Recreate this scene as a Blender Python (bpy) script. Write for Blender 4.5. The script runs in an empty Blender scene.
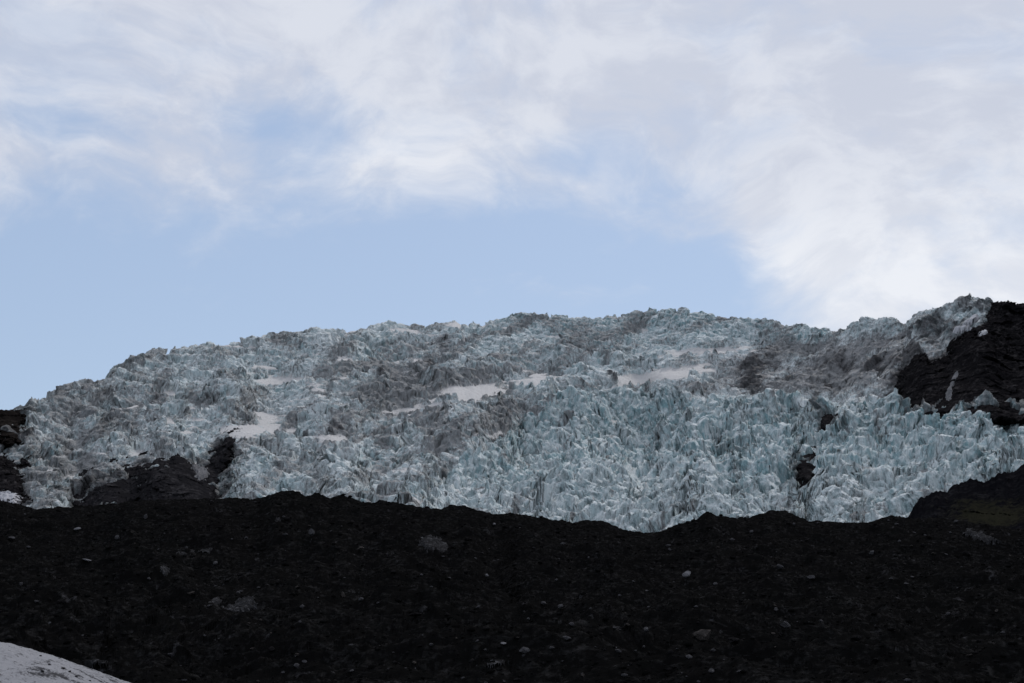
import bpy, math
import numpy as np
from mathutils import Vector

# ------------------------------------------------------------------ camera geometry
F = 1422.0
PITCH = math.radians(12.0)
CP, SP = math.cos(PITCH), math.sin(PITCH)
EYE = 1.7
scene = bpy.context.scene
col = scene.collection
rng = np.random.default_rng(7)


def place(px, py, D):
    """world position of the point seen in direction (px,py) at forward distance D"""
    X = (px - 512.0) / F
    Y = (341.5 - py) / F
    dy = CP - Y * SP
    dz = SP + Y * CP
    return X / dy * D, D, EYE + dz / dy * D


def project(x, y, z):
    z = z - EYE
    f = y * CP + z * SP
    u = -y * SP + z * CP
    return 512 + F * x / f, 341.5 - F * u / f


# ------------------------------------------------------------------ noise
def _hash(ix, iy, seed):
    h = (ix.astype(np.int64) * 374761393 + iy.astype(np.int64) * 668265263 + seed * 1442695041) & 0xFFFFFFFF
    h = ((h ^ (h >> 13)) * 1274126177) & 0xFFFFFFFF
    h = ((h ^ (h >> 16)) * 2246822519) & 0xFFFFFFFF
    return h ^ (h >> 15)


_ANG = np.linspace(0, 2 * np.pi, 256, endpoint=False)
_GX = np.cos(_ANG).astype(np.float32)
_GY = np.sin(_ANG).astype(np.float32)


def perlin(x, y, seed=0):
    x0 = np.floor(x); y0 = np.floor(y)
    fx = (x - x0).astype(np.float32); fy = (y - y0).astype(np.float32)
    ux = fx * fx * fx * (fx * (fx * 6 - 15) + 10)
    uy = fy * fy * fy * (fy * (fy * 6 - 15) + 10)
    x0 = x0.astype(np.int64); y0 = y0.astype(np.int64)

    def g(i, j):
        h = _hash(x0 + i, y0 + j, seed) & 255
        return _GX[h] * (fx - i) + _GY[h] * (fy - j)
    a = g(0, 0); b = g(1, 0); c = g(0, 1); d = g(1, 1)
    return ((a + (b - a) * ux) * (1 - uy) + (c + (d - c) * ux) * uy) * 1.5


def fbm(x, y, octv=4, seed=0, gain=0.5, ridged=False):
    s = 0; a = 1.0; tot = 0
    for o in range(octv):
        n = perlin(x * 2 ** o + 17.3 * o, y * 2 ** o - 9.1 * o, seed + o * 31)
        if ridged:
            n = 1 - 2 * np.abs(n)
        s = s + a * n; tot += a; a *= gain
    return s / tot


def worley(x, y, seed=0, tilt=1.2):
    """cell slabs: returns (random tilted cell height, distance to the border)"""
    x0 = np.floor(x).astype(np.int64); y0 = np.floor(y).astype(np.int64)
    f1 = np.full(x.shape, 9.0, np.float32); f2 = f1.copy(); hh = np.zeros(x.shape, np.float32)
    for i in (-1, 0, 1):
        for j in (-1, 0, 1):
            h = _hash(x0 + i, y0 + j, seed)
            cx = x0 + i + 0.1 + 0.8 * ((h & 1023) / 1023.0)
            cy = y0 + j + 0.1 + 0.8 * (((h >> 10) & 1023) / 1023.0)
            dx = (x - cx).astype(np.float32); dy = (y - cy).astype(np.float32)
            d = np.sqrt(dx * dx + dy * dy)
            r = ((h >> 20) & 4095) / 4095.0
            an = r * 77.0
            hv = ((r * 2 - 1) + tilt * (dx * np.cos(an) + dy * np.sin(an))).astype(np.float32)
            m = d < f1
            f2 = np.where(m, f1, np.minimum(f2, d))
            hh = np.where(m, hv, hh)
            f1 = np.where(m, d, f1)
    return hh, f2 - f1


def sstep(a, b, x):
    t = np.clip((x - a) / (b - a), 0, 1)
    return t * t * (3 - 2 * t)


def curve(pts, x):
    xs = [p[0] for p in pts]; ys = [p[1] for p in pts]
    return np.interp(x, xs, ys)


def gauss(px, py, cx, cy, sx, sy, rot=0.0):
    c, s = math.cos(math.radians(rot)), math.sin(math.radians(rot))
    dx = px - cx; dy = py - cy
    u = dx * c - dy * s; v = dx * s + dy * c
    return np.exp(-(u / sx) ** 2 - (v / sy) ** 2)


# ------------------------------------------------------------------ materials
def new_mat(name):
    m = bpy.data.materials.new(name); m.use_nodes = True
    nt = m.node_tree; nt.nodes.clear()
    out = nt.nodes.new('ShaderNodeOutputMaterial')
    bs = nt.nodes.new('ShaderNodeBsdfPrincipled')
    nt.links.new(bs.outputs[0], out.inputs[0])
    return m, nt, bs


class NT:
    def __init__(s, nt): s.nt = nt

    def set(s, sock, v):
        if hasattr(v, 'is_linked') or isinstance(v, bpy.types.NodeSocket):
            s.nt.links.new(v, sock)
        else:
            sock.default_value = v

    def math(s, op, a, b=0.0, c=None, clamp=False):
        n = s.nt.nodes.new('ShaderNodeMath'); n.operation = op; n.use_clamp = clamp
        s.set(n.inputs[0], a); s.set(n.inputs[1], b)
        if c is not None: s.set(n.inputs[2], c)
        return n.outputs[0]

    def vmath(s, op, a, b):
        n = s.nt.nodes.new('ShaderNodeVectorMath'); n.operation = op
        s.set(n.inputs[0], a); s.set(n.inputs[1], b)
        return n.outputs[0]

    def noise(s, vec, scale, detail=4, rough=0.55, dist=0.0):
        n = s.nt.nodes.new('ShaderNodeTexNoise')
        s.set(n.inputs['Vector'], vec); n.inputs['Scale'].default_value = scale
        n.inputs['Detail'].default_value = detail; n.inputs['Roughness'].default_value = rough
        n.inputs['Distortion'].default_value = dist
        return n.outputs['Fac']

    def mapr(s, v, a, b, c=0.0, d=1.0, smooth=True):
        n = s.nt.nodes.new('ShaderNodeMapRange'); n.interpolation_type = 'SMOOTHSTEP' if smooth else 'LINEAR'
        s.set(n.inputs[0], v)
        for i, q in enumerate((a, b, c, d)): s.set(n.inputs[i + 1], q)
        return n.outputs[0]

    def mix(s, f, a, b):
        n = s.nt.nodes.new('ShaderNodeMix'); n.data_type = 'RGBA'
        s.set(n.inputs[0], f)
        for k, v in ((6, a), (7, b)):
            if isinstance(v, tuple): v = (*v, 1.0)
            s.set(n.inputs[k], v)
        return n.outputs[2]

    def attr(s, name):
        n = s.nt.nodes.new('ShaderNodeAttribute'); n.attribute_name = name
        return n.outputs['Fac']

    def coord(s, kind='Object', scale=None):
        n = s.nt.nodes.new('ShaderNodeTexCoord'); o = n.outputs[kind]
        if scale: o = s.vmath('MULTIPLY', o, scale)
        return o

    def bump(s, h, dist, strength=1.0):
        n = s.nt.nodes.new('ShaderNodeBump'); n.inputs['Distance'].default_value = dist
        n.inputs['Strength'].default_value = strength
        s.set(n.inputs['Height'], h)
        return n.outputs[0]


def mat_glacier():
    m, nt, bs = new_mat('glacier_ice'); N = NT(nt)
    co = N.coord()
    cov = N.coord(scale=(1.0, 1.0, 0.35))
    big = N.noise(co, 0.006, 3)
    mid = N.noise(cov, 0.045, 5, 0.6)
    fine = N.noise(cov, 0.28, 5, 0.65)
    white = (0.76, 0.80, 0.805)
    blue = (0.27, 0.415, 0.445)
    blue_f = N.math('MULTIPLY', N.attr('blue'), N.mapr(N.noise(cov, 0.12, 6, 0.7), 0.35, 0.62, 0.2, 1.0), clamp=True)
    c = N.mix(blue_f, white, blue)
    c = N.mix(N.mapr(fine, 0.5, 0.68, 0, 0.55), c, (0.24, 0.29, 0.31))
    dirtmask = N.math('ADD', N.attr('dirt'), N.math('MULTIPLY', N.math('SUBTRACT', fine, 0.5), 1.5))
    c = N.mix(N.mapr(dirtmask, 0.2, 0.8, 0, 0.85), c, (0.20, 0.195, 0.197))
    band = N.math('ADD', N.attr('soot'), N.math('MULTIPLY', N.math('SUBTRACT', mid, 0.5), 1.6))
    c = N.mix(N.mapr(band, 0.38, 1.0, 0, 0.85), c, (0.045, 0.042, 0.045))
    sn = N.math('ADD', N.attr('snow'), N.math('MULTIPLY', N.math('SUBTRACT', N.noise(N.coord(scale=(1, 0.35, 1)), 0.04, 6, 0.65), 0.5), 0.8))
    c = N.mix(N.mapr(sn, 0.25, 0.75, 0, 0.95), c, (0.60, 0.59, 0.585))
    nt.links.new(c, bs.inputs['Base Color'])
    bs.inputs['Roughness'].default_value = 0.75
    bs.inputs['Specular IOR Level'].default_value = 0.2
    h = N.math('ADD', N.noise(cov, 0.16, 6, 0.65), N.math('MULTIPLY', N.noise(co, 0.7, 4, 0.6), 0.3))
    nt.links.new(N.bump(h, 6.0, 0.9), bs.inputs['Normal'])
    return m


def mat_rock(name, dark, light, sc, bumpd, amount=0.6, extra=None, extra_attr=None):
    m, nt, bs = new_mat(name); N = NT(nt)
    co = N.coord()
    a = N.noise(co, sc, 6, 0.65)
    b = N.noise(co, sc * 6, 5, 0.7)
    led = N.noise(N.coord(scale=(1.0, 0.6, 3.0)), sc * 2.2, 6, 0.7, 0.6)
    f = N.math('ADD', N.math('MULTIPLY', N.mapr(a, 0.4, 0.65), N.mapr(b, 0.45, 0.7)), N.mapr(led, 0.54, 0.70, 0, 0.8), clamp=True)
    c = N.mix(N.math('MULTIPLY', f, amount), dark, light)
    if extra:
        e = N.math('ADD', N.attr(extra_attr), N.math('MULTIPLY', N.math('SUBTRACT', b, 0.5), 2.2))
        c = N.mix(N.mapr(e, 0.3, 0.95, 0, 0.9), c, extra)
    nt.links.new(c, bs.inputs['Base Color'])
    bs.inputs['Roughness'].default_value = 0.9
    bs.inputs['Specular IOR Level'].default_value = 0.0
    nt.links.new(N.bump(N.math('ADD', a, N.math('MULTIPLY', b, 0.3)), bumpd, 0.8), bs.inputs['Normal'])
    return m


M_ICE = mat_glacier()
M_MOR = mat_rock('black_moraine_debris', (0.0045, 0.0044, 0.0044), (0.024, 0.0235, 0.024), 0.45, 0.35, 0.8, (0.042, 0.0415, 0.045), 'pale')
M_CLIFF = mat_rock('black_cliff_rock', (0.0095, 0.0088, 0.0098), (0.055, 0.051, 0.052), 0.035, 6.0, 0.85)
M_BAND = mat_rock('grey_bedrock', (0.013, 0.0125, 0.014), (0.065, 0.062, 0.065), 0.03, 3.0, 0.7)
M_BROWN = mat_rock('brown_hill_rock', (0.010, 0.0085, 0.008), (0.040, 0.033, 0.030), 0.03, 3.0, 0.7)
M_HILL = mat_rock('mossy_hill_rock', (0.0045, 0.0045, 0.0058), (0.024, 0.0235, 0.026), 0.05, 3.0, 0.75, (0.017, 0.0165, 0.011), 'moss')
M_GROUND = mat_rock('outwash_gravel', (0.004, 0.004, 0.004), (0.015, 0.015, 0.015), 0.3, 0.2, 0.6)
M_STONE = mat_rock('grey_stone', (0.045, 0.044, 0.047), (0.14, 0.137, 0.145), 1.5, 0.1, 0.8)
M_STONE2 = mat_rock('dark_stone', (0.009, 0.0085, 0.009), (0.034, 0.032, 0.033), 1.5, 0.1, 0.8)
M_STONE3 = mat_rock('brown_stone', (0.038, 0.034, 0.032), (0.11, 0.10, 0.095), 1.5, 0.1, 0.8)
M_PALE = mat_rock('pale_stone', (0.12, 0.118, 0.125), (0.28, 0.28, 0.30), 1.5, 0.1, 0.8)
M_OLDICE = mat_rock('dirty_old_ice', (0.016, 0.016, 0.017), (0.105, 0.105, 0.112), 0.8, 0.25, 0.95)
M_SNOW = mat_rock('firn_snow', (0.27, 0.27, 0.285), (0.12, 0.12, 0.13), 2.2, 0.1, 0.8, (0.03, 0.03, 0.032), 'soot')
M_STREAK = mat_rock('streak_ice', (0.12, 0.12, 0.125), (0.30, 0.30, 0.31), 0.15, 1.0, 0.9)
M_CLEAN = mat_rock('clean_snow', (0.42, 0.42, 0.44), (0.30, 0.30, 0.32), 0.1, 1.0, 0.9)


# ------------------------------------------------------------------ mesh builders
def grid_mesh(name, X, Y, Z, mat, attrs=None, smooth=True, keep=None):
    R, C = X.shape
    co = np.stack([X, Y, Z], -1).reshape(-1, 3).astype(np.float32)
    idx = np.arange(R * C).reshape(R, C)
    q = np.stack([idx[:-1, :-1], idx[:-1, 1:], idx[1:, 1:], idx[1:, :-1]], -1).reshape(-1, 4)
    if keep is not None:
        k = (keep[:-1, :-1] & keep[:-1, 1:] & keep[1:, 1:] & keep[1:, :-1]).reshape(-1)
        q = q[k]
        used = np.unique(q)
        remap = np.zeros(R * C, np.int64); remap[used] = np.arange(len(used))
        q = remap[q]; co = co[used]
    else:
        used = None
    me = bpy.data.meshes.new(name)
    me.vertices.add(len(co)); me.vertices.foreach_set('co', co.ravel())
    me.loops.add(q.size); me.loops.foreach_set('vertex_index', q.ravel().astype(np.int32))
    me.polygons.add(len(q))
    me.polygons.foreach_set('loop_start', np.arange(0, q.size, 4, dtype=np.int32))
    me.update(calc_edges=True)
    if smooth:
        me.polygons.foreach_set('use_smooth', np.ones(len(q), bool))
    for k, v in (attrs or {}).items():
        v = np.asarray(v, np.float32).ravel()
        if used is not None: v = v[used]
        a = me.attributes.new(k, 'FLOAT', 'POINT'); a.data.foreach_set('value', v)
    me.materials.append(mat)
    o = bpy.data.objects.new(name, me); col.objects.link(o)
    return o


def blur1(a, n, axis=1):
    k = np.ones(n) / n
    return np.apply_along_axis(lambda v: np.convolve(np.pad(v, n // 2, mode='edge'), k, 'valid')[:len(v)], axis, a)


class Sheet:
    """a stored height grid, so that stones and patches can be set on it"""
    def __init__(s, X, Y, Z):
        s.X, s.Y, s.Z = X, Y, Z
        s.px, s.py = project(X, Y, Z)
        s.cx = np.nanmean(s.px, axis=0)

    def hit(s, px, py):
        c = int(np.argmin(np.abs(s.cx - px)))
        r = np.nonzero(s.py[:, c] <= py)[0]
        r = int(r[0]) if len(r) else s.py.shape[0] - 1
        return r, c

    def pt(s, px, py):
        r, c = s.hit(px, py)
        return Vector((float(s.X[r, c]), float(s.Y[r, c]), float(s.Z[r, c])))


def ridge(name, x0, x1, dx, sky, bottom, D0, D1, rows, mat, disp, back=200, backdrop=1.2, power=1.0, attrf=None,
          backrows=40, kind=True, Dcurve=None, jag=0.0):
    xs = np.arange(x0, x1 + dx, dx)
    t = np.linspace(0, 1, rows)[:, None]
    PX = np.broadcast_to(xs[None, :], (rows, len(xs)))
    top = curve(sky, xs)[None, :]
    bot = curve(bottom, xs)[None, :] if isinstance(bottom, list) else np.full_like(top, bottom)
    bot = np.maximum(bot, top + 1)
    if jag: top = top + jag * fbm(xs / 14, xs * 0 + 3.3, 4, 777, 0.6)[None, :]
    PY = bot + (top - bot) * t
    if Dcurve: D = Dcurve(PX, PY, t)
    else: D = D0 + (D1 - D0) * t ** power + 0 * PX
    X, Y, Z = place(PX, PY, D)
    # the far side, falling away behind the crest
    tb = np.linspace(0, 1, backrows + 1)[1:, None]
    Yb = Y[-1:] + back * tb
    Xb = X[-1:] * (Yb / Y[-1:])
    Zb = Z[-1:] - np.maximum(Z[-1:], 2.0) * backdrop * sstep(0, 1, tb)
    X = np.vstack([X, Xb]); Y = np.vstack([Y, Yb]); Z = np.vstack([Z, Zb])
    PXf = np.vstack([PX, np.broadcast_to(xs[None, :], (backrows, len(xs)))])
    PYf = np.vstack([PY, np.broadcast_to(PY[-1:], (backrows, len(xs)))])
    X, Y, Z = disp(X, Y, Z, PXf, PYf)
    at = attrf(X, Y, Z, PXf, PYf) if attrf else None
    o = grid_mesh(name, X, Y, Z, mat, at)
    if kind: o['kind'] = 'structure'
    return o, Sheet(X, Y, Z)


# ------------------------------------------------------------------ the glacier
SKY = [(-300, 405), (-100, 415), (0, 414), (15, 413), (24, 411), (30, 403), (45, 399), (60, 393), (80, 389), (100, 381), (108, 376), (115, 366),
       (130, 362), (150, 357), (175, 352), (200, 347), (225, 344), (250, 340), (275, 338), (300, 333), (318, 328),
       (335, 330), (350, 331), (370, 326), (385, 323), (405, 326), (420, 329), (435, 323), (455, 320), (466, 327),
       (480, 326), (500, 319), (515, 316), (550, 317), (580, 317), (600, 318), (640, 317), (660, 314), (690, 313),
       (720, 317), (740, 318), (770, 321), (800, 326), (820, 330), (835, 332), (850, 325), (870, 321), (895, 320),
       (905, 324), (918, 313), (930, 309), (940, 312), (955, 301), (985, 298), (995, 304), (1010, 311), (1024, 313),
       (1300, 300)]
GD1 = [(-300, 1700), (0, 1950), (150, 2300), (400, 2600), (650, 2650), (760, 2550), (900, 2150), (1000, 1950), (1300, 1850)]
CREST = [(500, 400), (600, 398), (690, 401), (768, 403), (800, 409), (850, 407), (885, 406), (930, 416), (960, 411), (980, 406),
         (1008, 404), (1016, 416), (1300, 408)]
FLATS = [  # cx, cy, sx, sy, rot, weight, snow
    (472, 392, 34, 9, 8, 7, 1.0), (540, 381, 34, 6, 8, 6, 1.0), (668, 372, 60, 7, 6, 6, 0.75), (280, 379, 30, 5, 5, 5, 0.9),
    (245, 430, 34, 6, 4, 6, 1.0), (262, 421, 16, 9, -10, 2, 0.6), (148, 453, 18, 4, -12, 4, 0.8), (185, 449, 22, 3, -5, 3, 0.55), (330, 440, 22, 4, 0, 4, 0.4),
    (410, 330, 26, 3, -8, 3, 0.7), (460, 325, 16, 3, -5, 3, 0.6), (75, 478, 22, 4, 5, 3, 0.5), (700, 350, 55, 5, 4, 3, 0.45),
    (800, 375, 60, 6, 0, 2, 0.1), (855, 300, 1, 1, 0, 0, 0.0), (350, 398, 28, 4, 6, 2, 0.3), (410, 408, 25, 4, 10, 2, 0.4),
    (500, 430, 30, 3, 15, 2, 0.35), (620, 476, 22, 6, -5, 3, 0.1),
]


def poly_dist(px, py, poly):
    """signed distance in the grid to an outline, positive inside"""
    best = np.full(px.shape, 1e9); ins = np.zeros(px.shape, bool)
    n_ = len(poly)
    for i in range(n_):
        x1, y1 = poly[i]; x2, y2 = poly[(i + 1) % n_]
        dx_, dy_ = x2 - x1, y2 - y1
        t_ = np.clip(((px - x1) * dx_ + (py - y1) * dy_) / (dx_ * dx_ + dy_ * dy_), 0, 1)
        best = np.minimum(best, np.hypot(px - x1 - t_ * dx_, py - y1 - t_ * dy_))
        c_ = ((y1 > py) != (y2 > py)) & (px < dx_ * (py - y1) / (dy_ if dy_ else 1e-9) + x1)
        ins ^= c_
    return np.where(ins, best, -best)


P_CLIFF = [(1004, 296), (1300, 280), (1300, 425), (993, 424), (957, 420), (905, 418), (895, 400), (897, 378), (908, 360), (914, 350), (929, 364),
           (943, 358), (954, 341), (976, 330), (986, 322), (990, 312)]
P_BAND = [(70, 520), (74, 500), (80, 487), (98, 480), (116, 475), (140, 467), (168, 461), (179, 455), (190, 462), (198, 468), (208, 460), (211, 455),
          (222, 446), (230, 441), (236, 443), (233, 458), (226, 478), (217, 494), (214, 520)]
P_O1 = [(816, 414), (830, 416), (840, 426), (845, 436), (834, 436), (822, 428)]
P_O2 = [(796, 454), (806, 458), (814, 474), (810, 484), (800, 478), (794, 466)]
P_LH = [(-225, 380), (24, 380), (31, 416), (25, 430), (22, 444), (8, 449), (0, 447), (-225, 470)]
P_LR = [(-225, 448), (-60, 452), (0, 456), (8, 462), (18, 472), (27, 486), (22, 500), (26, 530), (-225, 530)]
ROCKS = [P_CLIFF, P_BAND, P_O1, P_O2, P_LH, P_LR]


GB = {}


def build_glacier():
    dx = 0.9
    xs = np.arange(-230, 1260, dx)
    rows = 1150
    t = np.linspace(0, 1, rows)[:, None]
    top = curve(SKY, xs)
    top = np.convolve(np.pad(top, 3, mode='edge'), np.ones(7) / 7, 'valid')[None, :]
    bot = np.maximum(610 + 0 * top, top + 30)
    # rough image row for each parameter, used to lay out flats, then depth from the integrated slope
    tt = t ** 0.9
    PX = np.broadcast_to(xs[None, :], (rows, len(xs))).copy()
    PY = bot + (top - bot) * tt
    wob = 5 * perlin(PX / 90, PY / 40, 91)
    w = 0.9 + 0 * PX
    snow = 0 * PX
    wobx = 14 * fbm(PX / 40, PY / 18, 3, 92); fr = 0.95 * fbm((PX + 2.5 * PY) / 26, PY / 4.2, 5, 93, 0.62)
    for cx, cy, sx, sy, rot, wt, s in FLATS:
        g = gauss(PX + wobx, PY + wob * 0.5, cx, cy, sx, sy, rot)
        w = w + wt * g * 0.30
        snow = np.maximum(snow, min(1, 0.25 + s) * sstep(0.32, 0.44, g * (0.55 + 0.45 * s) + fr * (0.2 + 0.8 * sstep(0.03, 0.3, g))))
    shelf = sstep(0.30, 0.42, fbm((PX + wobx) / 30, (PY + wob) / 6.5, 4, 94, 0.55) + 0.10 * gauss(PX, PY, 250, 400, 260, 70) - 0.12 * sstep(500, 700, PX))
    snow = np.maximum(snow, 0.85 * shelf * (1 - sstep(600, 800, PX)))
    w = w + 0.8 * shelf
    cr = curve(CREST, PX)
    crw = sstep(640, 760, PX)
    w = w + 4.0 * crw * np.exp(-((PY - cr + 2) / 2.2) ** 2)
    w = w + 1.0 * np.exp(-((PY - 470) / 16) ** 2) * sstep(450, 600, PX)
    wxp = PX + 22 * perlin(PX / 70, PY / 30, 14); wyp = PY - 0.22 * (PX - 512) * sstep(380, 520, PX) + 8 * perlin(PX / 50, PY / 25, 15)
    led = fbm(wxp / 62, wyp / 13, 3, 12, 0.6)
    w *= 0.6 + 1.5 * sstep(-0.25, 0.55, led)
    ledge = sstep(0.1, 0.4, led)
    w *= 1 + 0.6 * sstep(0, 40, PY - (500 - 0.42 * (PX - 440))) * sstep(430, 520, PX)
    w *= 1 + 0.5 * crw * np.exp(-((PY - 435) / 38) ** 2)
    cum = np.cumsum(w, axis=0); cum = (cum - cum[:1]) / (cum[-1:] - cum[:1])
    for n_ in (21, 15, 9):
        p_ = np.pad(cum, ((0, 0), (n_ // 2 + 1, n_ // 2)), mode='edge'); c_ = np.cumsum(p_, axis=1); cum = (c_[:, n_:] - c_[:, :-n_]) / n_
    D1 = curve(GD1, PX)
    D0 = 1020.0 + 120 * np.clip((400 - PX) / 400, 0, 1)
    D = D0 + (D1 - D0) * cum
    X, Y, Z = place(PX, PY, D)
    # hidden hollow behind the crest of the front tongue
    Z = Z - 16 * crw * np.exp(-((PY - cr + 5) / 2.5) ** 2)
    # plateau behind the skyline
    nb = 160
    tb = np.linspace(0, 1, nb + 1)[1:, None]
    Yb = Y[-1:] + 900 * tb ** 1.3
    Xb = X[-1:] * (Yb / Y[-1:])
    Zb = Z[-1:] + 20 * tb
    X = np.vstack([X, Xb]); Y = np.vstack([Y, Yb]); Z = np.vstack([Z, Zb])
    ext = lambda a: np.vstack([a, np.broadcast_to(a[-1:], (nb, a.shape[1]))])
    PX, PY, snow, cr, crw, ledge, Dbase = ext(PX), ext(PY), ext(snow), ext(cr + 0 * PX), ext(crw + 0 * w), ext(ledge), ext(D)
    GB['xs'] = xs; GB['py'] = PY[:rows]; GB['D'] = D
    flat = np.clip(snow * 1.2, 0, 1)

    # amplitude of the seracs in metres
    front = sstep(-12, 22, PY - curve([(380, 520), (430, 492), (480, 456), (540, 402), (600, 388), (700, 392)], PX)) * sstep(400, 440, PX)
    front = np.maximum(front, 0.75 * crw * sstep(-4, 2, PY - cr)) * (1 - 0.5 * sstep(940, 860, PX) * sstep(780, 860, PX) * sstep(470, 490, PY))
    behind = crw * sstep(2, -3, PY - cr) * sstep(330, 350, PY)
    A = 9.5 + 1.0 * front - 4 * behind + 3 * perlin(PX / 50, PY / 22, 72)
    A = A - 2.5 * sstep(360, 330, PY) * (1 - sstep(820, 860, PX))
    A = A + 4 * gauss(PX, PY, 380, 345, 60, 10) + 1.5 * gauss(PX, PY, 640, 430, 60, 20) - 3 * gauss(PX, PY, 650, 490, 30, 25) + 9 * gauss(PX, PY, 997, 412, 18, 9) + 5 * gauss(PX, PY, 950, 415, 25, 7) - 5 * sstep(880, 930, PX) * gauss(PX, PY, 960, 395, 400, 14)
    A = A - 4 * gauss(PX, PY, 90, 470, 60, 25) - 3.5 * sstep(840, 870, PX) * sstep(352, 335, PY)
    A = np.maximum(A, 3.0) * (1 - 0.9 * flat)
    M = (1 - 0.93 * flat)
    dl = PY - curve([(380, 535), (430, 503), (480, 462), (540, 410), (600, 394), (640, 392), (700, 396)], PX) + 6 * perlin(PX / 30, PY / 20, 78)
    lm = sstep(400, 440, PX) * sstep(680, 620, PX)
    Z = Z - 16 * lm * np.exp(-((dl + 5) / 9.0) ** 2) + 10 * lm * np.exp(-((dl - 12) / 9.0) ** 2)
    Z = Z - 16 * np.exp(-((PX - curve([(400, 860), (420, 832), (445, 812), (480, 800), (520, 812)], PY) + 5 * perlin(PX / 20, PY / 14, 79)) / 9.0) ** 2) * sstep(405, 425, PY)
    Z = Z - 13 * gauss(PX, PY, 740, 455, 60, 7, 22) - 12 * gauss(PX, PY, 900, 452, 60, 7, -8) - 12 * gauss(PX, PY, 320, 452, 70, 6, -5) - 12 * gauss(PX, PY, 560, 455, 50, 6, -30)
    tx = X * 0.8 + Y * 0.6; ty = -X * 0.6 + Y * 0.8
    Z = Z + 15 * front * (fbm(tx / 95 + 0.4 * perlin(X / 80, Y / 80, 88), ty / 48, 3, 87, 0.5, True) - 0.15) * sstep(1000, 1100, Y)
    # domain warp and the slab layers
    wx = X + 12 * fbm(X / 60, Y / 60, 3, 5); wy = Y + 12 * fbm(X / 60, Y / 60, 3, 6)
    c, s = np.cos(0.5), np.sin(0.5)
    ax = wx * c + wy * s; ay = -wx * s + wy * c
    sel = sstep(-0.25, 0.25, perlin(X / 160, Y / 220, 71) + 0.8 * (front - 0.4))
    h0, e0 = worley(wx / 75, wy / 48, 9, 1.1)
    h1, e1 = worley(wx / 36, wy / 20, 1, 1.0)
    h1b, e1b = worley(ax / 34, ay / 17, 2, 1.3)
    h2, e2 = worley((wx + 0.3 * wy) / 13, wy / 9, 3, 1.3)
    h3, e3 = worley(wx / 5.5 + 3, wy / 5.0, 4, 1.1)
    big = h1 * (1 - sel) + h1b * sel
    crev = -np.exp(-e1 / 0.09) * (1 - sel) - np.exp(-e1b / 0.11) * sel
    rid = fbm(wx / 30, wy / 24, 5, 21, 0.5, True)
    low = fbm(X / 130, Y / 100, 3, 33)
    h = 0.55 * big + 0.55 * crev + 0.75 * rid + 0.2
    Zs = Z.copy()
    Z = Z + A * h + A * 0.55 * (h0 - 0.8 * np.exp(-e0 / 0.08)) * sstep(0, 12, A)
    Z = Z + M * (0.5 + 0.25 * front) * (3.4 * h2 - 2.2 * np.exp(-e2 / 0.12) + 1.1 * h3 - 0.8 * np.exp(-e3 / 0.15)) + (1 - flat) * (12 + 12 * sstep(325, 360, PY)) * low - 2
    # lean and flute the faces
    lean = 0.75 * perlin(X / 55, Y / 70, 59) + 0.55 * perlin(X / 17, Y / 17, 60) - 0.35 * gauss(PX, PY, 620, 450, 90, 60) + 0.25 * gauss(PX, PY, 930, 440, 90, 50)
    lean = np.clip(lean, -0.8, 0.8) * (1 - 0.45 * front)
    X = X + lean * (Z - Zs) * M
    Y = Y - 0.18 * (Z - Zs) * M * (1 + perlin(X / 25, Y / 25, 63))
    X = X + M * (2.2 * perlin(X / 9, Z / 9, 55) + 0.7 * perlin(X / 3, Z / 4, 56))
    Y = Y + M * (4.0 * perlin(X / 9, Z / 8, 57) + 1.6 * perlin(X / 3.5, Z / 3, 58))
    fz = M * (0.45 + 0.25 * front)
    q1 = fbm(X / 4.5, (Z + 0.5 * Y) / 4.0, 3, 73, 0.65); q2 = fbm(X / 4.0 + 9, (Z - 0.3 * Y) / 3.5, 3, 74, 0.65, True)
    Y = Y - fz * 3.0 * q2; Z = Z + fz * 1.6 * q1; X = X + fz * 1.3 * perlin(Y / 2.6, Z / 2.6, 75)
    # steepness
    gz = np.gradient(Z, axis=0) / np.maximum(np.gradient(Y, axis=0), 0.3)
    gx = np.gradient(Z, axis=1) / np.maximum(np.gradient(X, axis=1), 0.3)
    steep = sstep(0.6, 2.2, np.sqrt(gz ** 2 + gx ** 2))
    n1 = fbm(PX / 45 + 3 * perlin(PX / 90, PY / 50, 66), PY / 16, 4, 61, 0.6)
    regblue = 0.62 + 0.8 * n1 + 0.35 * front + 0.35 * sstep(372, 330, PY) * sstep(450, 560, PX) * (1 - sstep(820, 840, PX)) - 0.4 * behind
    regblue += 0.5 * gauss(PX, PY, 40, 455, 30, 14) + 0.3 * gauss(PX, PY, 990, 415, 30, 20) - 0.3 * gauss(PX, PY, 130, 380, 110, 22) * 0
    blue = np.clip(steep * 0.7 + 0.25, 0, 1) * np.clip(regblue, 0.05, 1.1)
    wpx = PX + 12 * perlin(PX / 30, PY / 15, 67); wpy = PY + 6 * perlin(PX / 25, PY / 12, 68)
    dirt = 0.32 + 0.8 * fbm(wpx / 45, (wpy + 0.25 * PX) / 15, 4, 62, 0.6) - 0.55 * front + 0.12 * (1 - front)
    dirt += 0.45 * gauss(wpx, wpy, 420, 390, 75, 42) + 0.3 * gauss(wpx, wpy, 90, 405, 80, 35) + 0.35 * gauss(wpx, wpy, 850, 370, 110, 28) + 0.25 * behind
    dirt += 0.45 * gauss(wpx, wpy, 60, 475, 70, 32) + 0.35 * gauss(wpx, wpy, 495, 428, 65, 18, 16) + 0.4 * gauss(wpx, wpy, 610, 474, 22, 9) + 0.3 * gauss(wpx, wpy, 615, 345, 30, 9)
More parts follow.
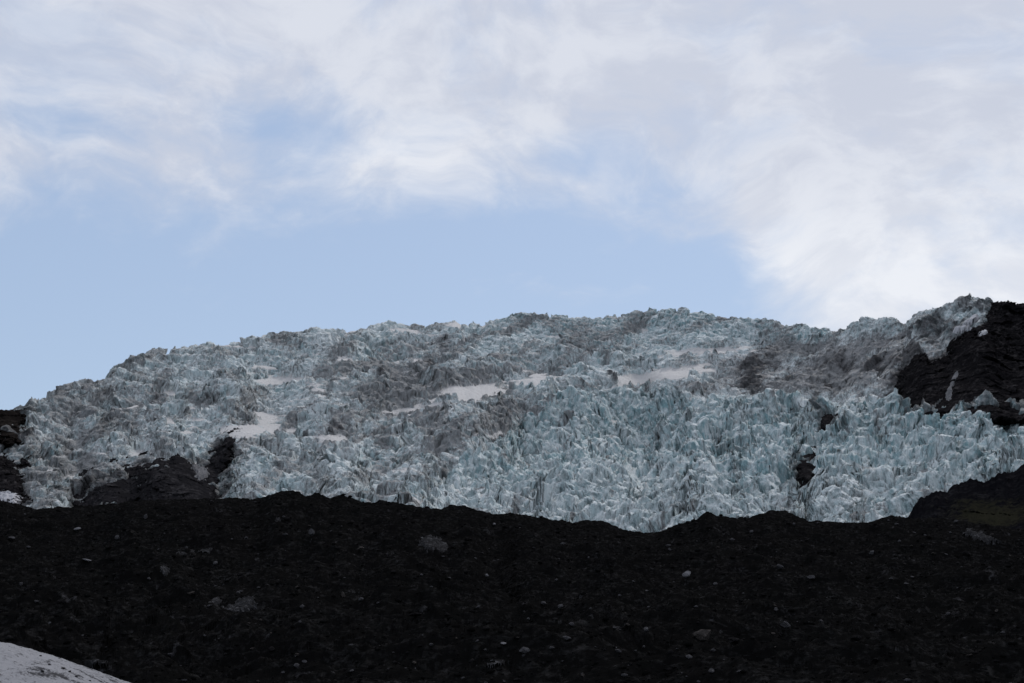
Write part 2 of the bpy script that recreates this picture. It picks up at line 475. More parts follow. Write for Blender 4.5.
    dirt += 0.3 * gauss(wpx, wpy, 520, 505, 22, 9) + 0.35 * gauss(wpx, wpy, 750, 470, 30, 24) + 0.3 * gauss(wpx, wpy, 960, 462, 55, 9)
    dirt -= 0.3 * gauss(PX, PY, 700, 345, 90, 22)
    dirt += 0.2 * (1 - steep) - 0.1
    dirt += 0.55 * fbm(PX / 170, (PY + 0.38 * PX + 8 * perlin(PX / 60, PY / 30, 83)) / 15, 3, 84, 0.6) * sstep(250, 380, PX + 0 * PY)
    dirt += front * (0.12 + 0.75 * sstep(0.1, 0.5, fbm(wpx / 20, wpy / 8, 4, 85, 0.6)) + 0.25 * sstep(485, 520, PY))
    blue = blue * (1 - 0.35 * front * sstep(470, 515, PY))
    soot = 0.8 * gauss(wpx, wpy, 757, 378, 22, 17, 20) + 0.9 * gauss(wpx, wpy, 829, 426, 10, 6, -35) + 0.9 * gauss(wpx, wpy, 803, 470, 7, 12, 10)
    soot += 0.6 * gauss(wpx, wpy, 395, 385, 35, 22) + 0.45 * gauss(wpx, wpy, 60, 395, 40, 14) + 0.5 * gauss(wpx, wpy, 780, 455, 12, 14) + 0.55 * gauss(wpx, wpy, 925, 335, 45, 9)
    soot += 0.55 * gauss(wpx, wpy, 440, 360, 16, 14) + 0.7 * gauss(wpx, wpy, 270, 450, 20, 8) + 0.5 * gauss(wpx, wpy, 180, 468, 50, 6, 8) + 0.45 * gauss(wpx, wpy, 900, 500, 40, 9)
    soot += 0.3 * gauss(wpx, wpy, 930, 330, 70, 22) + 0.7 * gauss(wpx, wpy, 985, 306, 35, 8) + 0.5 * gauss(wpx, wpy, 955, 322, 48, 12) + 0.35 * gauss(wpx, wpy, 170, 400, 90, 30) + 0.3 * gauss(wpx, wpy, 330, 420, 60, 25) + 0.5 * gauss(wpx, wpy, 450, 430, 50, 10, 14) + 0.4 * gauss(wpx, wpy, 860, 365, 60, 10)
    for pl in ROCKS:
        b_ = (min(p[0] for p in pl) - 22, max(p[0] for p in pl) + 22)
        cs = (PX[0] > b_[0]) & (PX[0] < b_[1])
        dd = poly_dist(wpx[:, cs], wpy[:, cs], pl)
        soot[:, cs] = np.maximum(soot[:, cs], 0.85 * sstep(-11, 1, dd + 5 * fbm(PX[:, cs] / 8, PY[:, cs] / 5, 3, 69)))
    soot += 0.5 * lm * np.exp(-((dl + 14) / 12.0) ** 2) + 0.35 * behind
    soot = soot + 0.6 * sstep(0.15, 0.6, fbm(wpx / 30, wpy / 9, 4, 64, 0.6)) * (1 - 0.6 * front) + 0.6 * front * sstep(0.28, 0.6, fbm(wpx / 26, wpy / 16, 4, 86, 0.6))
    snow = np.where(steep > 0.8, snow * 0.5, snow)
    soot = soot * (1 - 0.8 * snow)
    o = grid_mesh('glacier', X, Y, Z, M_ICE, dict(blue=blue, dirt=dirt, soot=soot, snow=snow))
    o['kind'] = 'structure'
    return Sheet(X, Y, Z)


GL = build_glacier()


# ------------------------------------------------------------------ rock around the ice
def rock_disp(amp, sc, seed, vert=0.6, edge=None):
    def f(X, Y, Z, PX, PY):
        n = fbm(X / sc, Z / sc, 5, seed, 0.55, True)
        n2 = fbm(X / (sc * 0.9), Y / (sc * 0.9), 5, seed + 9, 0.55)
        hw, ew = worley((X + 0.3 * Z) / (sc * 0.5), Z / (sc * 0.35), seed + 3, 1.0)
        Y = Y - amp * (n + 0.4 * hw)
        Z = Z + amp * vert * n2
        return X, Y, Z
    return f


def base_D(px, py):
    """depth of the smooth ice surface below the seracs, at a direction"""
    out_ = np.empty_like(px)
    ci = np.clip(((px[0] - GB['xs'][0]) / 0.9).round().astype(int), 0, len(GB['xs']) - 1)
    for j, c_ in enumerate(ci):
        p = GB['py'][:, c_]
        out_[:, j] = np.interp(-py[:, j], -p, GB['D'][:, c_])
    return out_


def outcrop(name, poly, mat, proud, seed, sc, amp, pad=16, flat_top=None, jag=5.0, width=7.0):
    x0 = min(p[0] for p in poly) - pad; x1 = max(p[0] for p in poly) + pad
    y0 = min(p[1] for p in poly) - pad; y1 = max(p[1] for p in poly) + pad
    if flat_top: y0 = flat_top - 5
    PX, PY = np.meshgrid(np.arange(x0, x1, 0.5), np.arange(y1, y0, -0.5))
    D = base_D(PX, PY)
    D = blur1(blur1(D, 31, 0), 31, 1)
    sd = poly_dist(PX, PY, poly) + jag * fbm(PX / 13, PY / 13, 5, seed, 0.7)
    D = D + 22 - (22 + proud) * sstep(-width, width * 1.2, sd)
    X, Y, Z = place(PX, PY, D)
    n_ = fbm(X / sc, Z / sc, 6, seed + 1, 0.55, True)
    hw, ew = worley((X + 0.35 * Z) / (sc * 0.45), Z / (sc * 0.3), seed + 3, 1.2)
    hv, ev = worley((X - 0.2 * Z) / (sc * 0.14), Z / (sc * 0.11), seed + 4, 1.2)
    Y = Y - amp * (n_ + 0.5 * hw + 0.18 * hv)
    Z = Z + amp * 0.3 * fbm(X / (sc * 0.4), Y / (sc * 0.4), 4, seed + 5)
    X = X + amp * 0.25 * perlin(Y / 9, Z / 9, seed + 7)
    o = grid_mesh(name, X, Y, Z, mat, keep=(sd > -14) & (PY > (flat_top or -99) + 5 * fbm(PX / 9, PX * 0 + 1.7, 4, seed + 8, 0.6))); o['kind'] = 'structure'
    return Sheet(X, Y, Z)


CL = outcrop('rock_cliff', P_CLIFF, M_CLIFF, 52, 101, 38, 9, flat_top=304, jag=8)
BD = outcrop('rock_outcrop', P_BAND, M_BAND, 48, 121, 26, 7, jag=7)
OC1 = outcrop('rock_outcrop', P_O1, M_CLIFF, 22, 131, 16, 4, pad=8, jag=6, width=4)
OC2 = outcrop('rock_outcrop', P_O2, M_CLIFF, 24, 141, 16, 4, pad=8, jag=6, width=4)
LH = outcrop('hill', P_LH, M_BROWN, 50, 141, 30, 7, flat_top=409.5, jag=8)
LR = outcrop('rock_outcrop', P_LR, M_CLIFF, 44, 161, 24, 7, jag=8)
HILL_SKY = [(890, 535), (904, 521), (910, 511), (920, 500), (936, 489), (950, 484), (965, 481), (985, 478), (1000, 474), (1010, 471), (1024, 466), (1100, 448), (1300, 400)]


def moss_attr(X, Y, Z, PX, PY):
    return dict(moss=1.0 * gauss(PX, PY, 990, 517, 45, 10) + 0.5 * gauss(PX, PY, 975, 503, 40, 8) + 0.6 * gauss(PX, PY, 1080, 505, 60, 14))


_, HL = ridge('hill', 890, 1300, 0.9, HILL_SKY, 575, 520, 760, 300, M_HILL, rock_disp(2.0, 22, 181, 1.4), back=200, backdrop=1.0, attrf=moss_attr, jag=9)

# ------------------------------------------------------------------ moraine
MOR = [(-300, 512), (0, 501), (20, 506), (33, 510), (63, 508), (80, 506), (100, 504), (150, 502), (200, 500), (233, 499), (259, 500), (268, 497),
       (276, 493), (292, 491), (300, 494), (306, 497), (319, 494), (330, 498), (340, 495), (350, 498), (360, 502), (383, 502), (400, 505), (430, 509), (440, 509), (450, 506),
       (462, 507), (473, 510), (500, 515), (526, 517), (550, 520), (572, 523), (590, 520), (602, 521), (610, 524), (619, 528), (635, 531), (649, 533), (662, 531), (680, 525), (700, 522),
       (715, 518), (727, 517), (747, 518), (762, 515), (774, 512), (787, 513), (797, 517), (807, 521), (824, 521), (836, 522), (848, 524), (868, 523),
       (880, 519), (888, 517), (900, 517), (915, 519), (940, 519), (960, 521), (990, 526), (1024, 529), (1300, 520)]


def mor_D(PX, PY, t):
    w = 1.0 + 0.7 * perlin(PX / 110, PY / 16, 201) + 0.35 * perlin(PX / 40, PY / 9, 202)
    w = np.maximum(w, 0.15) * (0.25 + 1.5 * t)
    c = np.cumsum(w, axis=0); c = (c - c[:1]) / (c[-1:] - c[:1])
    return 41 + (255 - 41) * c


def mor_disp(X, Y, Z, PX, PY):
    k = sstep(40, 70, Y)
    top = np.exp(-((Y - 255) / 14) ** 2)
    wx = X + 2 * perlin(X / 7, Y / 7, 218)
    h = 1.1 * fbm(X / 14, Y / 11, 3, 211) * (1 - 0.55 * top) + 3.2 * fbm(X / 30 + 0.3 * perlin(X / 20, Y / 20, 219), Y / 20, 3, 220, 0.5, True) * (1 - 0.9 * top) - 0.9 * (1 - top) + 0.75 * fbm(wx / 4.5, Y / 3.6, 4, 214, 0.55, True) * (1 - 0.4 * top) - 0.25
    h1, e1 = worley(X / 1.6, Y / 1.4, 215, 0.8)
    h2, e2 = worley(X / 0.6, Y / 0.55, 216, 0.8)
    h = h + 0.16 * h1 * (e1 > 0) + 0.07 * h2 + 0.1 * fbm(X / 0.8, Y / 0.8, 3, 217)
    return X, Y, Z + h * (0.35 + 0.65 * k)


def mor_attr(X, Y, Z, PX, PY):
    n = fbm(X / 7, Y / 5, 4, 231, 0.6)
    s = fbm(X / 1.6, Y / 1.2, 3, 232, 0.6)
    return dict(pale=np.clip(0.4 * sstep(0.1, 0.55, n) + 0.6 * sstep(0.25, 0.6, s), 0, 1))


_, MO = ridge('moraine', -300, 1300, 1.0, MOR, 730, 41, 255, 800, M_MOR, mor_disp, back=170, backdrop=1.0, attrf=mor_attr, backrows=60, Dcurve=mor_D)

# ground sheet out to the horizon
g = grid_mesh('ground', *np.meshgrid(np.linspace(-7000, 7000, 60), np.linspace(-7000, 7000, 60)),
              np.full((60, 60), -0.6), M_GROUND)
g['kind'] = 'structure'
# near ground around the viewer
gx, gy = np.meshgrid(np.linspace(-70, 70, 300), np.linspace(-20, 60, 200))
gz = 0.05 * fbm(gx / 3, gy / 3, 4, 240) - 0.55 * sstep(38, 56, gy) - 0.2 + 0 * gx
o = grid_mesh('path', gx, gy, gz, M_GROUND); o['kind'] = 'structure'; o.name = 'gravel_flat'


# ------------------------------------------------------------------ things
def tag(o, label, cat, group=None):
    o['label'] = label; o['category'] = cat
    if group: o['group'] = group
    return o


def ico(sub):
    import bmesh
    bm = bmesh.new(); bmesh.ops.create_icosphere(bm, subdivisions=sub, radius=1.0)
    v = np.array([p.co[:] for p in bm.verts]); f = np.array([[q.index for q in p.verts] for p in bm.faces])
    bm.free(); return v, f


ICO2 = ico(3); ICO1 = ico(1)


def stone_verts(base, seed, facets=9, flat=0.6, keepn=0.25):
    r = np.random.default_rng(seed)
    v = base.copy()
    # cut the ball by random planes into an angular block
    for _ in range(facets):
        n = r.normal(size=3); n /= np.linalg.norm(n); d = r.uniform(0.45, 0.8)
        k = v @ n
        v = v - np.outer(np.maximum(k - d, 0), n)
    v *= np.array([1.0, r.uniform(0.65, 1.0), r.uniform(flat * 0.8, flat * 1.2)])
    v += 0.02 * r.normal(size=v.shape)
    return v


def mesh_from(name, v, f, mat, smooth=False):
    me = bpy.data.meshes.new(name); me.from_pydata([tuple(map(float, p)) for p in v], [], [tuple(map(int, q)) for q in f])
    me.materials.append(mat)
    if smooth: me.polygons.foreach_set('use_smooth', np.ones(len(f), bool))
    return me


def boulder(px, py, wpx, label, mat, flat=0.6, seed=0, group=None, facets=9, name='boulder', cat='boulder'):
    p = MO.pt(px, py)
    r = wpx * p.y / F / 2
    v = stone_verts(ICO2[0], seed, facets, flat) * r
    me = mesh_from(name, v, ICO2[1], mat)
    o = bpy.data.objects.new(name, me); col.objects.link(o)
    o.location = p + Vector((0, -0.2 * r, r * flat * 0.55)); o.rotation_euler = (rng.uniform(-.2, .2), rng.uniform(-.25, .25), rng.uniform(0, 6.28) if group else 0.2)
    return tag(o, label, cat, group)


BLD = [
    (687, 577, 10, 'pale grey pointed boulder alone high on the black slope, the brightest one right of centre', M_PALE, 0.95, 11),
    (703, 640, 23, 'broad flat-topped dark brown boulder, the largest one on the lower right slope', M_STONE3, 0.5, 12),
    (786, 627, 11, 'grey wedge-shaped boulder to the right of the broad brown boulder', M_STONE, 0.6, 13),
    (781, 570, 8, 'small dark grey block upright above the long flat stone on the right slope', M_STONE, 0.9, 14),
    (812, 581, 10, 'long flat light stone lying right of the pale pointed boulder', M_STONE, 0.4, 15),
    (494, 527, 4, 'tiny white stone just below the moraine crest near the centre', M_PALE, 0.8, 16),
    (487, 577, 5, 'small whitish stone on the middle slope straight below the tiny white one', M_PALE, 0.7, 17),
    (504, 647, 7, 'left one of the pair of light stones low in the centre', M_PALE, 0.55, 18),
    (524, 652, 12, 'right, larger one of the pair of light stones low in the centre', M_STONE, 0.5, 19),
    (567, 641, 10, 'ragged pale stone beside the thin ice streak low in the centre', M_STONE, 0.55, 20),
    (360, 551, 8, 'brownish grey block left of the grey ice patch near the centre', M_STONE3, 0.6, 21),
    (77, 530, 7, 'whitish grey block high on the left slope', M_PALE, 0.6, 22),
    (11, 540, 9, 'light flat slab at the far left edge of the slope', M_STONE, 0.5, 23),
    (86, 564, 10, 'light lens-shaped flat stone on the left slope', M_PALE, 0.35, 24),
    (117, 540, 6, 'grey upright stone on the left slope right of the whitish block', M_STONE, 0.9, 25),
    (312, 537, 8, 'grey narrow leaning rock below the moraine hump', M_STONE, 1.2, 26),
    (145, 519, 6, 'grey leaning stone close under the crest above the left slope', M_STONE, 1.0, 27),
    (214, 565, 6, 'small light stone high above the exposed ice patch on the left', M_STONE, 0.8, 28),
    (190, 595, 10, 'brownish flat stone just above the exposed ice patch', M_STONE3, 0.35, 29),
    (858, 641, 12, 'dark grey boulder half sunk on the lower right slope', M_STONE2, 0.6, 30),
    (876, 663, 9, 'dark grey block at the bottom right', M_STONE2, 0.6, 31),
    (735, 642, 14, 'dark brown slab touching down right of the broad brown boulder', M_STONE2, 0.45, 32),
    (712, 674, 8, 'grey stone at the bottom edge right of the dark ice lump', M_STONE, 0.6, 33),
    (544, 605, 6, 'light angular stone on the mid slope below the centre', M_STONE, 0.8, 34),
    (560, 610, 7, 'light round stone on the mid slope just right of the angular one', M_STONE, 0.8, 35),
    (646, 632, 7, 'light grey lump left of the broad brown boulder', M_STONE, 0.7, 36),
    (415, 618, 14, 'long dark slab on the lower left of the centre slope', M_STONE2, 0.35, 37),
    (343, 598, 6, 'pale brown block on the slope right of the exposed ice patch', M_STONE3, 0.8, 38),
    (872, 555, 6, 'small grey cube-like rock near the crest on the right', M_STONE, 0.8, 39),
    (968, 556, 10, 'curved dark rock below the mossy hill', M_STONE2, 0.6, 40),
    (20, 588, 5, 'dark grey stone near the left edge above the snow bank', M_STONE, 0.7, 41),
    (47, 624, 4, 'small light stone just above the snow bank', M_STONE, 0.8, 42),
]
for (px, py, w, lab, mt, fl, sd) in BLD:
    boulder(px, py, w, lab, mt, fl, sd)

# many similar stones, each an object of its own
protos = []
for i in range(10):
    mt = [M_STONE2, M_STONE, M_STONE3, M_STONE2, M_STONE][i % 5]
    protos.append((mesh_from('stone', stone_verts(ICO2[0], 60 + i, 8, 0.6), ICO2[1], mt)))
RR, CC = MO.X.shape
n = 0
NST = 170
while n < NST:
    px = rng.uniform(-10, 1034); py = rng.uniform(515, 684)
    if px < 150 and py > 630: continue
    r_, c_ = MO.hit(px, py)
    if r_ >= 799: continue
    if min((px - b[0]) ** 2 + 4 * (py - b[1]) ** 2 for b in BLD) < 300: continue
    w = float(rng.uniform(2.5, 5.5)) * (1 + 0.35 * (py > 600))
    Dp = float(MO.Y[r_, c_]); r = w * Dp / F / 2
    o = bpy.data.objects.new('stone', protos[n % 10]); col.objects.link(o)
    o.location = (float(MO.X[r_, c_]), Dp, float(MO.Z[r_, c_]) + r * 0.15)
    o.scale = (r, r, r * rng.uniform(0.7, 1.2)); o.rotation_euler = (rng.uniform(-.3, .3), rng.uniform(-.3, .3), rng.uniform(0, 6.28))
    tag(o, 'small angular grey stone bedded in the black moraine debris', 'stone', 'small stones scattered over the moraine')
    n += 1

# rubble nobody could count
NR = 26000
rr = np.clip((rng.random(NR) ** 0.9 * 798).astype(int), 3, 798)
cc = rng.integers(260, 1370, NR)
Dp = MO.Y[rr, cc]
w = rng.uniform(0.7, 1.5, NR) + rng.random(NR) ** 7 * 3.0
rad = w * (40 + Dp * 0.8) / F / 2 * 1.3
bv, bf = ICO1[0] * 1.0, ICO1[1]
allv = bv[None] * (1 + 0.35 * rng.uniform(-1, 1, (NR, len(bv), 1))) * (rad[:, None, None]) * np.stack([np.ones(NR) * 1.2, np.ones(NR), rng.uniform(0.35, 0.8, NR)], -1)[:, None, :]
allv = allv + np.stack([MO.X[rr, cc], Dp, MO.Z[rr, cc] + rad * 0.15], -1)[:, None, :]
allf = (bf[None] + (np.arange(NR) * len(bv))[:, None, None]).reshape(-1, 3)
me = bpy.data.meshes.new('rubble')
me.vertices.add(NR * len(bv)); me.vertices.foreach_set('co', allv.reshape(-1).astype(np.float32))
me.loops.add(allf.size); me.loops.foreach_set('vertex_index', allf.ravel().astype(np.int32))
me.polygons.add(len(allf)); me.polygons.foreach_set('loop_start', np.arange(0, allf.size, 3, dtype=np.int32))
me.update(calc_edges=True)
for mm in (M_MOR, M_STONE2, M_STONE): me.materials.append(mm)
mi = np.repeat(rng.choice([0, 1, 2], NR, p=[0.72, 0.25, 0.03]), len(bf)).astype(np.int32)
me.polygons.foreach_set('material_index', mi)
ro = bpy.data.objects.new('rubble', me); col.objects.link(ro)
ro['kind'] = 'stuff'; tag(ro, 'loose black rubble covering the moraine slope', 'rubble')


def largest(k):
    lab = np.zeros(k.shape, np.int32); best = (0, 0); cur = 0
    for i, j in zip(*np.nonzero(k)):
        if lab[i, j]: continue
        cur += 1; st = [(i, j)]; lab[i, j] = cur; n_ = 0
        while st:
            a, b = st.pop(); n_ += 1
            for c, d in ((a + 1, b), (a - 1, b), (a, b + 1), (a, b - 1)):
                if 0 <= c < k.shape[0] and 0 <= d < k.shape[1] and k[c, d] and not lab[c, d]:
                    lab[c, d] = cur; st.append((c, d))
        if n_ > best[0]: best = (n_, cur)
    return lab == best[1]


# patches lying on a surface: taken from its grid, domed to a thickness
def patch(sheet, name, blobs, label, cat, mat, thick, group=None, seed=0, rough=0.45, nsc=6.0, attrs=None):
    xs0 = min(b[0] - b[2] * 1.7 for b in blobs); xs1 = max(b[0] + b[2] * 1.7 for b in blobs)
    ys0 = min(b[1] - b[3] * 2.0 for b in blobs); ys1 = max(b[1] + b[3] * 2.0 for b in blobs)
    c0 = int(np.argmin(np.abs(sheet.cx - xs0))); c1 = int(np.argmin(np.abs(sheet.cx - xs1))) + 1
    sub = sheet.py[:, c0:c1]
    rws = np.nonzero(((sub > ys0) & (sub < ys1)).any(axis=1))[0]
    rws = rws[rws < sheet.X.shape[0] - 45]
    r0, r1 = rws[0], min(rws[-1] + 1, sheet.X.shape[0])
    X = sheet.X[r0:r1, c0:c1].copy(); Y = sheet.Y[r0:r1, c0:c1].copy(); Z = sheet.Z[r0:r1, c0:c1].copy()
    px, py = sheet.px[r0:r1, c0:c1], sheet.py[r0:r1, c0:c1]
    m = 0
    for b in blobs:
        m = np.maximum(m, gauss(px, py, b[0], b[1], b[2], b[3], b[4] if len(b) > 4 else 0))
    m = m + (rough + 0.2) * fbm(px / nsc, py / nsc / 0.5, 4, 300 + seed)
    def sm(a_):
        p_ = np.pad(a_, 3, mode='edge'); o_ = 0
        for i_ in range(7):
            for j_ in range(7): o_ = o_ + p_[i_:i_ + a_.shape[0], j_:j_ + a_.shape[1]]
        return o_ / 49
    if sheet is MO: Z = 0.7 * sm(Z) + 0.3 * Z
    lift = thick * (sstep(0.22, 0.75, m) - 0.35)
    keep = largest(m > 0.22)
    Zn = Z + lift; Yn = Y - lift * 0.6
    o = grid_mesh(name, X, Yn, Zn, mat, None, keep=keep)
    return tag(o, label, cat, group)


patch(MO, 'ice_patch', [(213, 605, 11, 5.5, 35), (236, 609, 28, 5, 10), (203, 613, 20, 4, 0), (246, 602, 12, 4, 10)],
      'largest grey patch of bare ice showing through the debris on the left slope', 'ice patch', M_OLDICE, 0.3, seed=1, rough=0.2)
patch(MO, 'ice_patch', [(432, 544, 14, 8, -10), (442, 547, 8, 6, 0)],
      'dark grey hump of bare ice high on the slope left of the centre', 'ice patch', M_OLDICE, 0.5, seed=2)
patch(MO, 'ice_patch', [(668, 674, 14, 7, 40), (662, 680, 14, 4, 0)],
      'small grey lump of bare ice at the bottom edge right of the centre', 'ice patch', M_OLDICE, 0.3, seed=3)
patch(MO, 'ice_patch', [(496, 665, 16, 2.2, 8), (510, 662, 8, 2, 0)],
      'thin light streak of bare ice low in the centre', 'ice patch', M_OLDICE, 0.2, seed=4)
patch(MO, 'ice_patch', [(186, 553, 12, 4, 12), (205, 551, 9, 2.5, 10)],
      'broken grey smear of bare ice above the largest ice patch on the left slope', 'ice patch', M_OLDICE, 0.25, seed=5)
patch(MO, 'ice_patch', [(165, 570, 5, 6, 30)],
      'little grey ice spot between the ice smear and the largest ice patch', 'ice patch', M_OLDICE, 0.25, seed=6)
patch(MO, 'ice_patch', [(548, 635, 9, 3, 5)],
      'small grey ice streak left of the ragged pale stone', 'ice patch', M_OLDICE, 0.2, seed=7)
patch(MO, 'ice_patch', [(985, 538, 17, 5, -18), (970, 533, 8, 4, 0)],
      'grey slab of bare ice below the mossy hill at the right edge', 'ice patch', M_OLDICE, 0.4, seed=8)

# pale marks on the black cliff at the right
patch(CL, 'ice_streak', [(956, 375, 2.2, 5, -20), (952, 384, 2.4, 7, -18), (949, 394, 3.4, 8, -10), (954, 379, 2.4, 5, -18)],
      'narrow pale icy streak running down the middle of the black cliff', 'ice streak', M_STREAK, 2.5, seed=11, rough=0.15, nsc=4)
patch(CL, 'ice_streak', [(949, 352, 1.2, 12, 0)],
      'faint thin grey streak above the pale streak on the black cliff', 'ice streak', M_BAND, 1.5, seed=12, rough=0.2, nsc=4)


patch(GL, 'snow_patch', [(972, 322, 9, 2.6, 35), (962, 331, 12, 2, 6), (966, 326, 6, 3, 30)],
      'hooked light snow strip on the rock above the cliff', 'snow patch', M_CLEAN, 9, seed=13, rough=0.15, nsc=5)
patch(CL, 'snow_patch', [(983, 333, 6, 2.2, 22)],
      'small bright snow spot right of the hooked strip at the cliff top', 'snow patch', M_CLEAN, 4, seed=14, rough=0.15, nsc=5)
patch(LR, 'snow_patch', [(8, 497, 16, 6, -10), (-20, 494, 20, 6, 0)],
      'light snow apron at the far left foot of the ice above the moraine', 'snow patch', M_CLEAN, 1.5, seed=15, rough=0.15, nsc=5)
patch(BD, 'snow_patch', [(202, 474, 7, 7, 30), (196, 468, 5, 3, 0)],
      'ragged grey-white ice remnant on the dark rock band left of the centre', 'snow patch', M_STREAK, 5, seed=16, rough=0.35, nsc=5)


# ------------------------------------------------------------------ snow bank, bottom left
def snow_bank(name, topc, Dc, half, label, seed, mat):
    xs = np.arange(-420, 175, 0.8)
    top = curve(topc, xs)
    k = np.ones(31) / 31; top = np.convolve(np.pad(top, 15, mode='edge'), k, 'valid')
    Xc, _, Zc = place(xs, top, np.full_like(xs, Dc))
    d = np.linspace(-1, 1, 260)[:, None]
    prof = np.clip(1 - np.abs(d) ** 2.2, 0, 1) ** 0.8
    base = -0.9
    Y = Dc + half * d + 0 * xs[None, :]
    X = Xc[None, :] + 0 * d
    Z = base + (Zc[None, :] - base) * prof
    Z = Z + prof * (0.12 * fbm(X / 1.1, Y / 1.1, 6, seed, 0.65) + 0.09 * perlin(X / 3, Y / 3, seed + 5))
    px, py = project(X, Y, Z)
    so = 0.75 * sstep(0.0, 0.4, fbm(X / 0.9 + 0.4 * Y, Y / 0.5, 5, seed + 9, 0.7)) + 0.2 * sstep(0.1, 0.4, fbm(X / 0.12, Y / 0.12, 2, seed + 12)) + 0.7 * gauss(px, py, 45, 674, 30, 4.5, -3) + 0.45 * gauss(px, py, 40, 663, 16, 2.5) + 0.35 * sstep(55, 115, px) + 0.35 * sstep(0.1, 0.4, fbm(X / 0.35, Y / 0.35, 4, seed + 15, 0.7))
    o = grid_mesh(name, X, Y, Z, mat, dict(soot=so))
    tag(o, label, 'snow bank')
    return Sheet(X, Y, Z)


SB = snow_bank('snow_bank', [(-420, 590), (-200, 612), (-80, 630), (0, 642), (20, 648), (45, 658), (70, 667), (90, 676), (110, 683), (130, 692), (175, 715)], 46, 7,
          'smooth pale grey snow bank speckled with grit, cutting off the bottom left corner', 400, M_SNOW)
edge_pts = [(36, 656), (58, 665), (70, 669), (77, 672), (88, 677), (99, 681), (64, 672)]
for i, (ex, ey) in enumerate(edge_pts):
    X_, Y_, Z_ = place(ex, ey + 1.0, 45.0)
    rad_ = 0.05 + 0.035 * ((i * 7) % 5) / 4
    c_ = bpy.data.objects.new('stone', protos[i % 10]); col.objects.link(c_)
    j_ = int(np.argmin(np.abs(SB.cx - ex))); hit_ = np.nonzero(SB.py[:, j_] <= ey)[0]
    k_ = int(hit_[0]) if len(hit_) else 120
    c_.location = (float(SB.X[k_, j_]), float(SB.Y[k_, j_]), float(SB.Z[k_, j_]) + rad_ * 0.2)
    c_.scale = (rad_, rad_, rad_ * 0.8); c_.rotation_euler = (0.2, 0.1 * i, i * 1.3)
    tag(c_, 'small dark stone lying on the pale snow bank in the bottom left corner', 'stone', 'dark stones on the snow bank')
patch(MO, 'ice_patch', [(92, 664, 22, 5, -12), (75, 658, 18, 3, -10)],
      'grey gritty ice ledge just behind the pale snow bank at the bottom left', 'ice patch', M_OLDICE, 0.35, seed=9)

# ------------------------------------------------------------------ light and air
SUN_EL, SUN_AZ = math.radians(48), math.radians(25)   # azimuth measured from the view direction towards the right
sd = bpy.data.lights.new('sun', 'SUN'); sd.energy = 1.4; sd.angle = math.radians(10); sd.color = (1.0, 0.96, 0.92)
so = bpy.data.objects.new('sun', sd); col.objects.link(so)
dvec = Vector((math.sin(SUN_AZ) * math.cos(SUN_EL), math.cos(SUN_AZ) * math.cos(SUN_EL), math.sin(SUN_EL)))
so.rotation_euler = dvec.to_track_quat('Z', 'Y').to_euler()

wd = bpy.data.worlds.new('World'); scene.world = wd; wd.use_nodes = True
nt = wd.node_tree; nt.nodes.clear(); N = NT(nt)
out = nt.nodes.new('ShaderNodeOutputWorld'); bg = nt.nodes.new('ShaderNodeBackground'); nt.links.new(bg.outputs[0], out.inputs[0])
sky = nt.nodes.new('ShaderNodeTexSky'); sky.sky_type = 'NISHITA'; sky.sun_disc = False
sky.sun_elevation = SUN_EL; sky.sun_rotation = SUN_AZ; sky.air_density = 1.0; sky.dust_density = 0.6; sky.ozone_density = 1.5
STR = 0.10
bg.inputs['Strength'].default_value = STR
dirv = N.coord('Generated')
sep = nt.nodes.new('ShaderNodeSeparateXYZ'); nt.links.new(dirv, sep.inputs[0])
x, y, z = sep.outputs
az = N.math('ARCTAN2', x, y)          # radians, 0 = view direction, + right
el = N.math('ARCSINE', z)


def azel(px, py):
    X, Y, Z = place(px, py, 1000.0); Z -= EYE
    return math.atan2(X, Y), math.asin(Z / math.sqrt(X * X + Y * Y + Z * Z))


def deg(v): return v


# height of the cloud base as a function of azimuth
bpts = [(-900, 150), (0, 140), (70, 175), (150, 195), (230, 190), (300, 165), (380, 205), (450, 205), (520, 195), (600, 200), (680, 215), (735, 255), (765, 310), (840, 370), (1900, 420)]
ramp = nt.nodes.new('ShaderNodeValToRGB'); cr_ = ramp.color_ramp; cr_.interpolation = 'B_SPLINE'
a0, a1 = -1.2, 1.2
while len(cr_.elements) < len(bpts): cr_.elements.new(0.5)
for e, (px, py) in zip(cr_.elements, bpts):
    a, el_ = azel(px, py)
    e.position = (a - a0) / (a1 - a0)
    v = el_ / 0.6
    e.color = (v, v, v, 1)
nt.links.new(N.mapr(az, a0, a1, 0, 1, False), ramp.inputs[0])
base = N.math('MULTIPLY', ramp.outputs[0], 0.6)
wn = nt.nodes.new('ShaderNodeTexNoise'); nt.links.new(dirv, wn.inputs['Vector']); wn.inputs['Scale'].default_value = 5; wn.inputs['Detail'].default_value = 3
wv = N.vmath('MULTIPLY', N.vmath('SUBTRACT', wn.outputs['Color'], (0.5, 0.5, 0.5)), (0.22, 0.22, 0.22))
dv = N.vmath('ADD', N.vmath('MULTIPLY', dirv, (1.0, 1.0, 2.0)), wv)
n1 = N.noise(dv, 9.0, 8, 0.55)
n2 = N.noise(dv, 26.0, 7, 0.6)
nn = N.math('ADD', N.math('MULTIPLY', N.math('SUBTRACT', n1, 0.5), 0.20), N.math('MULTIPLY', N.math('SUBTRACT', n2, 0.5), 0.09))
dlt = N.math('ADD', N.math('SUBTRACT', el, base), nn)
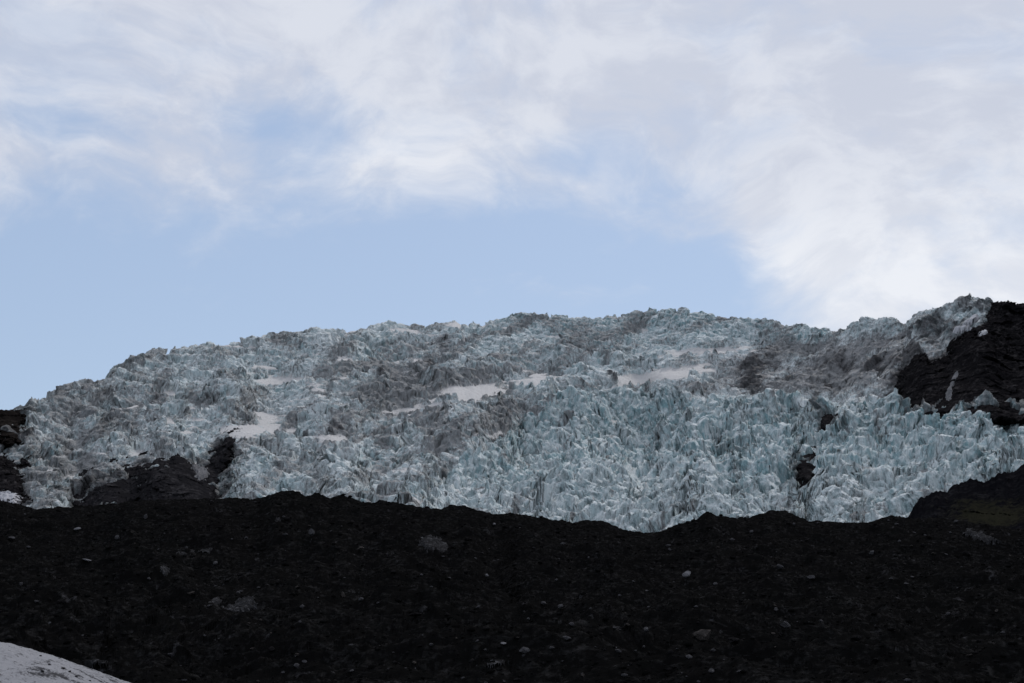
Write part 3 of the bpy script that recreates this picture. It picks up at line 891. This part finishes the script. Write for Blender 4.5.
# blue openings in the cloud
for (px, py, sx, sy, k) in [(210, 50, 110, 22, 0.06), (245, 120, 60, 28, 0.055), (60, 118, 70, 20, 0.03), (385, 38, 50, 15, 0.04), (600, 8, 90, 10, 0.03), (560, 160, 50, 20, 0.03), (700, 255, 60, 40, 0.05), (470, 245, 130, 24, 0.05), (860, 215, 90, 22, 0.045)]:
    a, e_ = azel(px, py)
    da = N.math('DIVIDE', N.math('SUBTRACT', az, a), sx / F); de = N.math('DIVIDE', N.math('SUBTRACT', el, e_), sy / F)
    r2 = N.math('ADD', N.math('MULTIPLY', da, da), N.math('MULTIPLY', de, de))
    g_ = N.math('EXPONENT', N.math('MULTIPLY', r2, -1.0))
    dlt = N.math('SUBTRACT', dlt, N.math('MULTIPLY', g_, k))
mask = N.math('MULTIPLY', N.mapr(dlt, -0.055, 0.065, 0.0, 1.0), N.mapr(N.noise(dv, 11.0, 9, 0.62), 0.33, 0.56, 0.66, 0.98))
# brightness of the cloud sheet: brighter rims and to the lower right
b1 = N.noise(dv, 6.0, 6, 0.5)
a, e_ = azel(900, 290)
da = N.math('DIVIDE', N.math('SUBTRACT', az, a), 260 / F); de = N.math('DIVIDE', N.math('SUBTRACT', el, e_), 90 / F)
gl = N.math('EXPONENT', N.math('MULTIPLY', N.math('ADD', N.math('MULTIPLY', da, da), N.math('MULTIPLY', de, de)), -1.0))
a, e_ = azel(410, 160)
da = N.math('DIVIDE', N.math('SUBTRACT', az, a), 120 / F); de = N.math('DIVIDE', N.math('SUBTRACT', el, e_), 38 / F)
gl2 = N.math('EXPONENT', N.math('MULTIPLY', N.math('ADD', N.math('MULTIPLY', da, da), N.math('MULTIPLY', de, de)), -1.0))
br = N.math('ADD', N.mapr(N.noise(dv, 13.0, 8, 0.6), 0.38, 0.62, 0.0, 0.45), N.math('ADD', N.math('MULTIPLY', gl, 0.7), N.math('MULTIPLY', gl2, 0.4)), clamp=True)
cl = N.mix(br, (5.95, 6.35, 7.4), (8.5, 8.75, 9.3))
# thin veil everywhere
veil = N.mix(0.6, sky.outputs[0], (4.5, 5.65, 7.7))
colr = N.mix(mask, veil, cl)
nt.links.new(colr, bg.inputs['Color'])

# ------------------------------------------------------------------ camera and output
cam = bpy.data.cameras.new('camera'); cam.sensor_width = 36; cam.lens = F * 36 / 1024; cam.clip_end = 30000; cam.clip_start = 0.1
co = bpy.data.objects.new('camera', cam); col.objects.link(co)
co.location = (0, 0, EYE); co.rotation_euler = (math.radians(90) + PITCH, 0, 0)
scene.camera = co
scene.view_settings.view_transform = 'Standard'; scene.view_settings.look = 'None'
scene.view_settings.exposure = 0; scene.view_settings.gamma = 1; scene.view_settings.use_curve_mapping = False
scene.cycles.use_denoising = True
scene.cycles.volume_bounces = 0
scene.cycles.max_bounces = 4
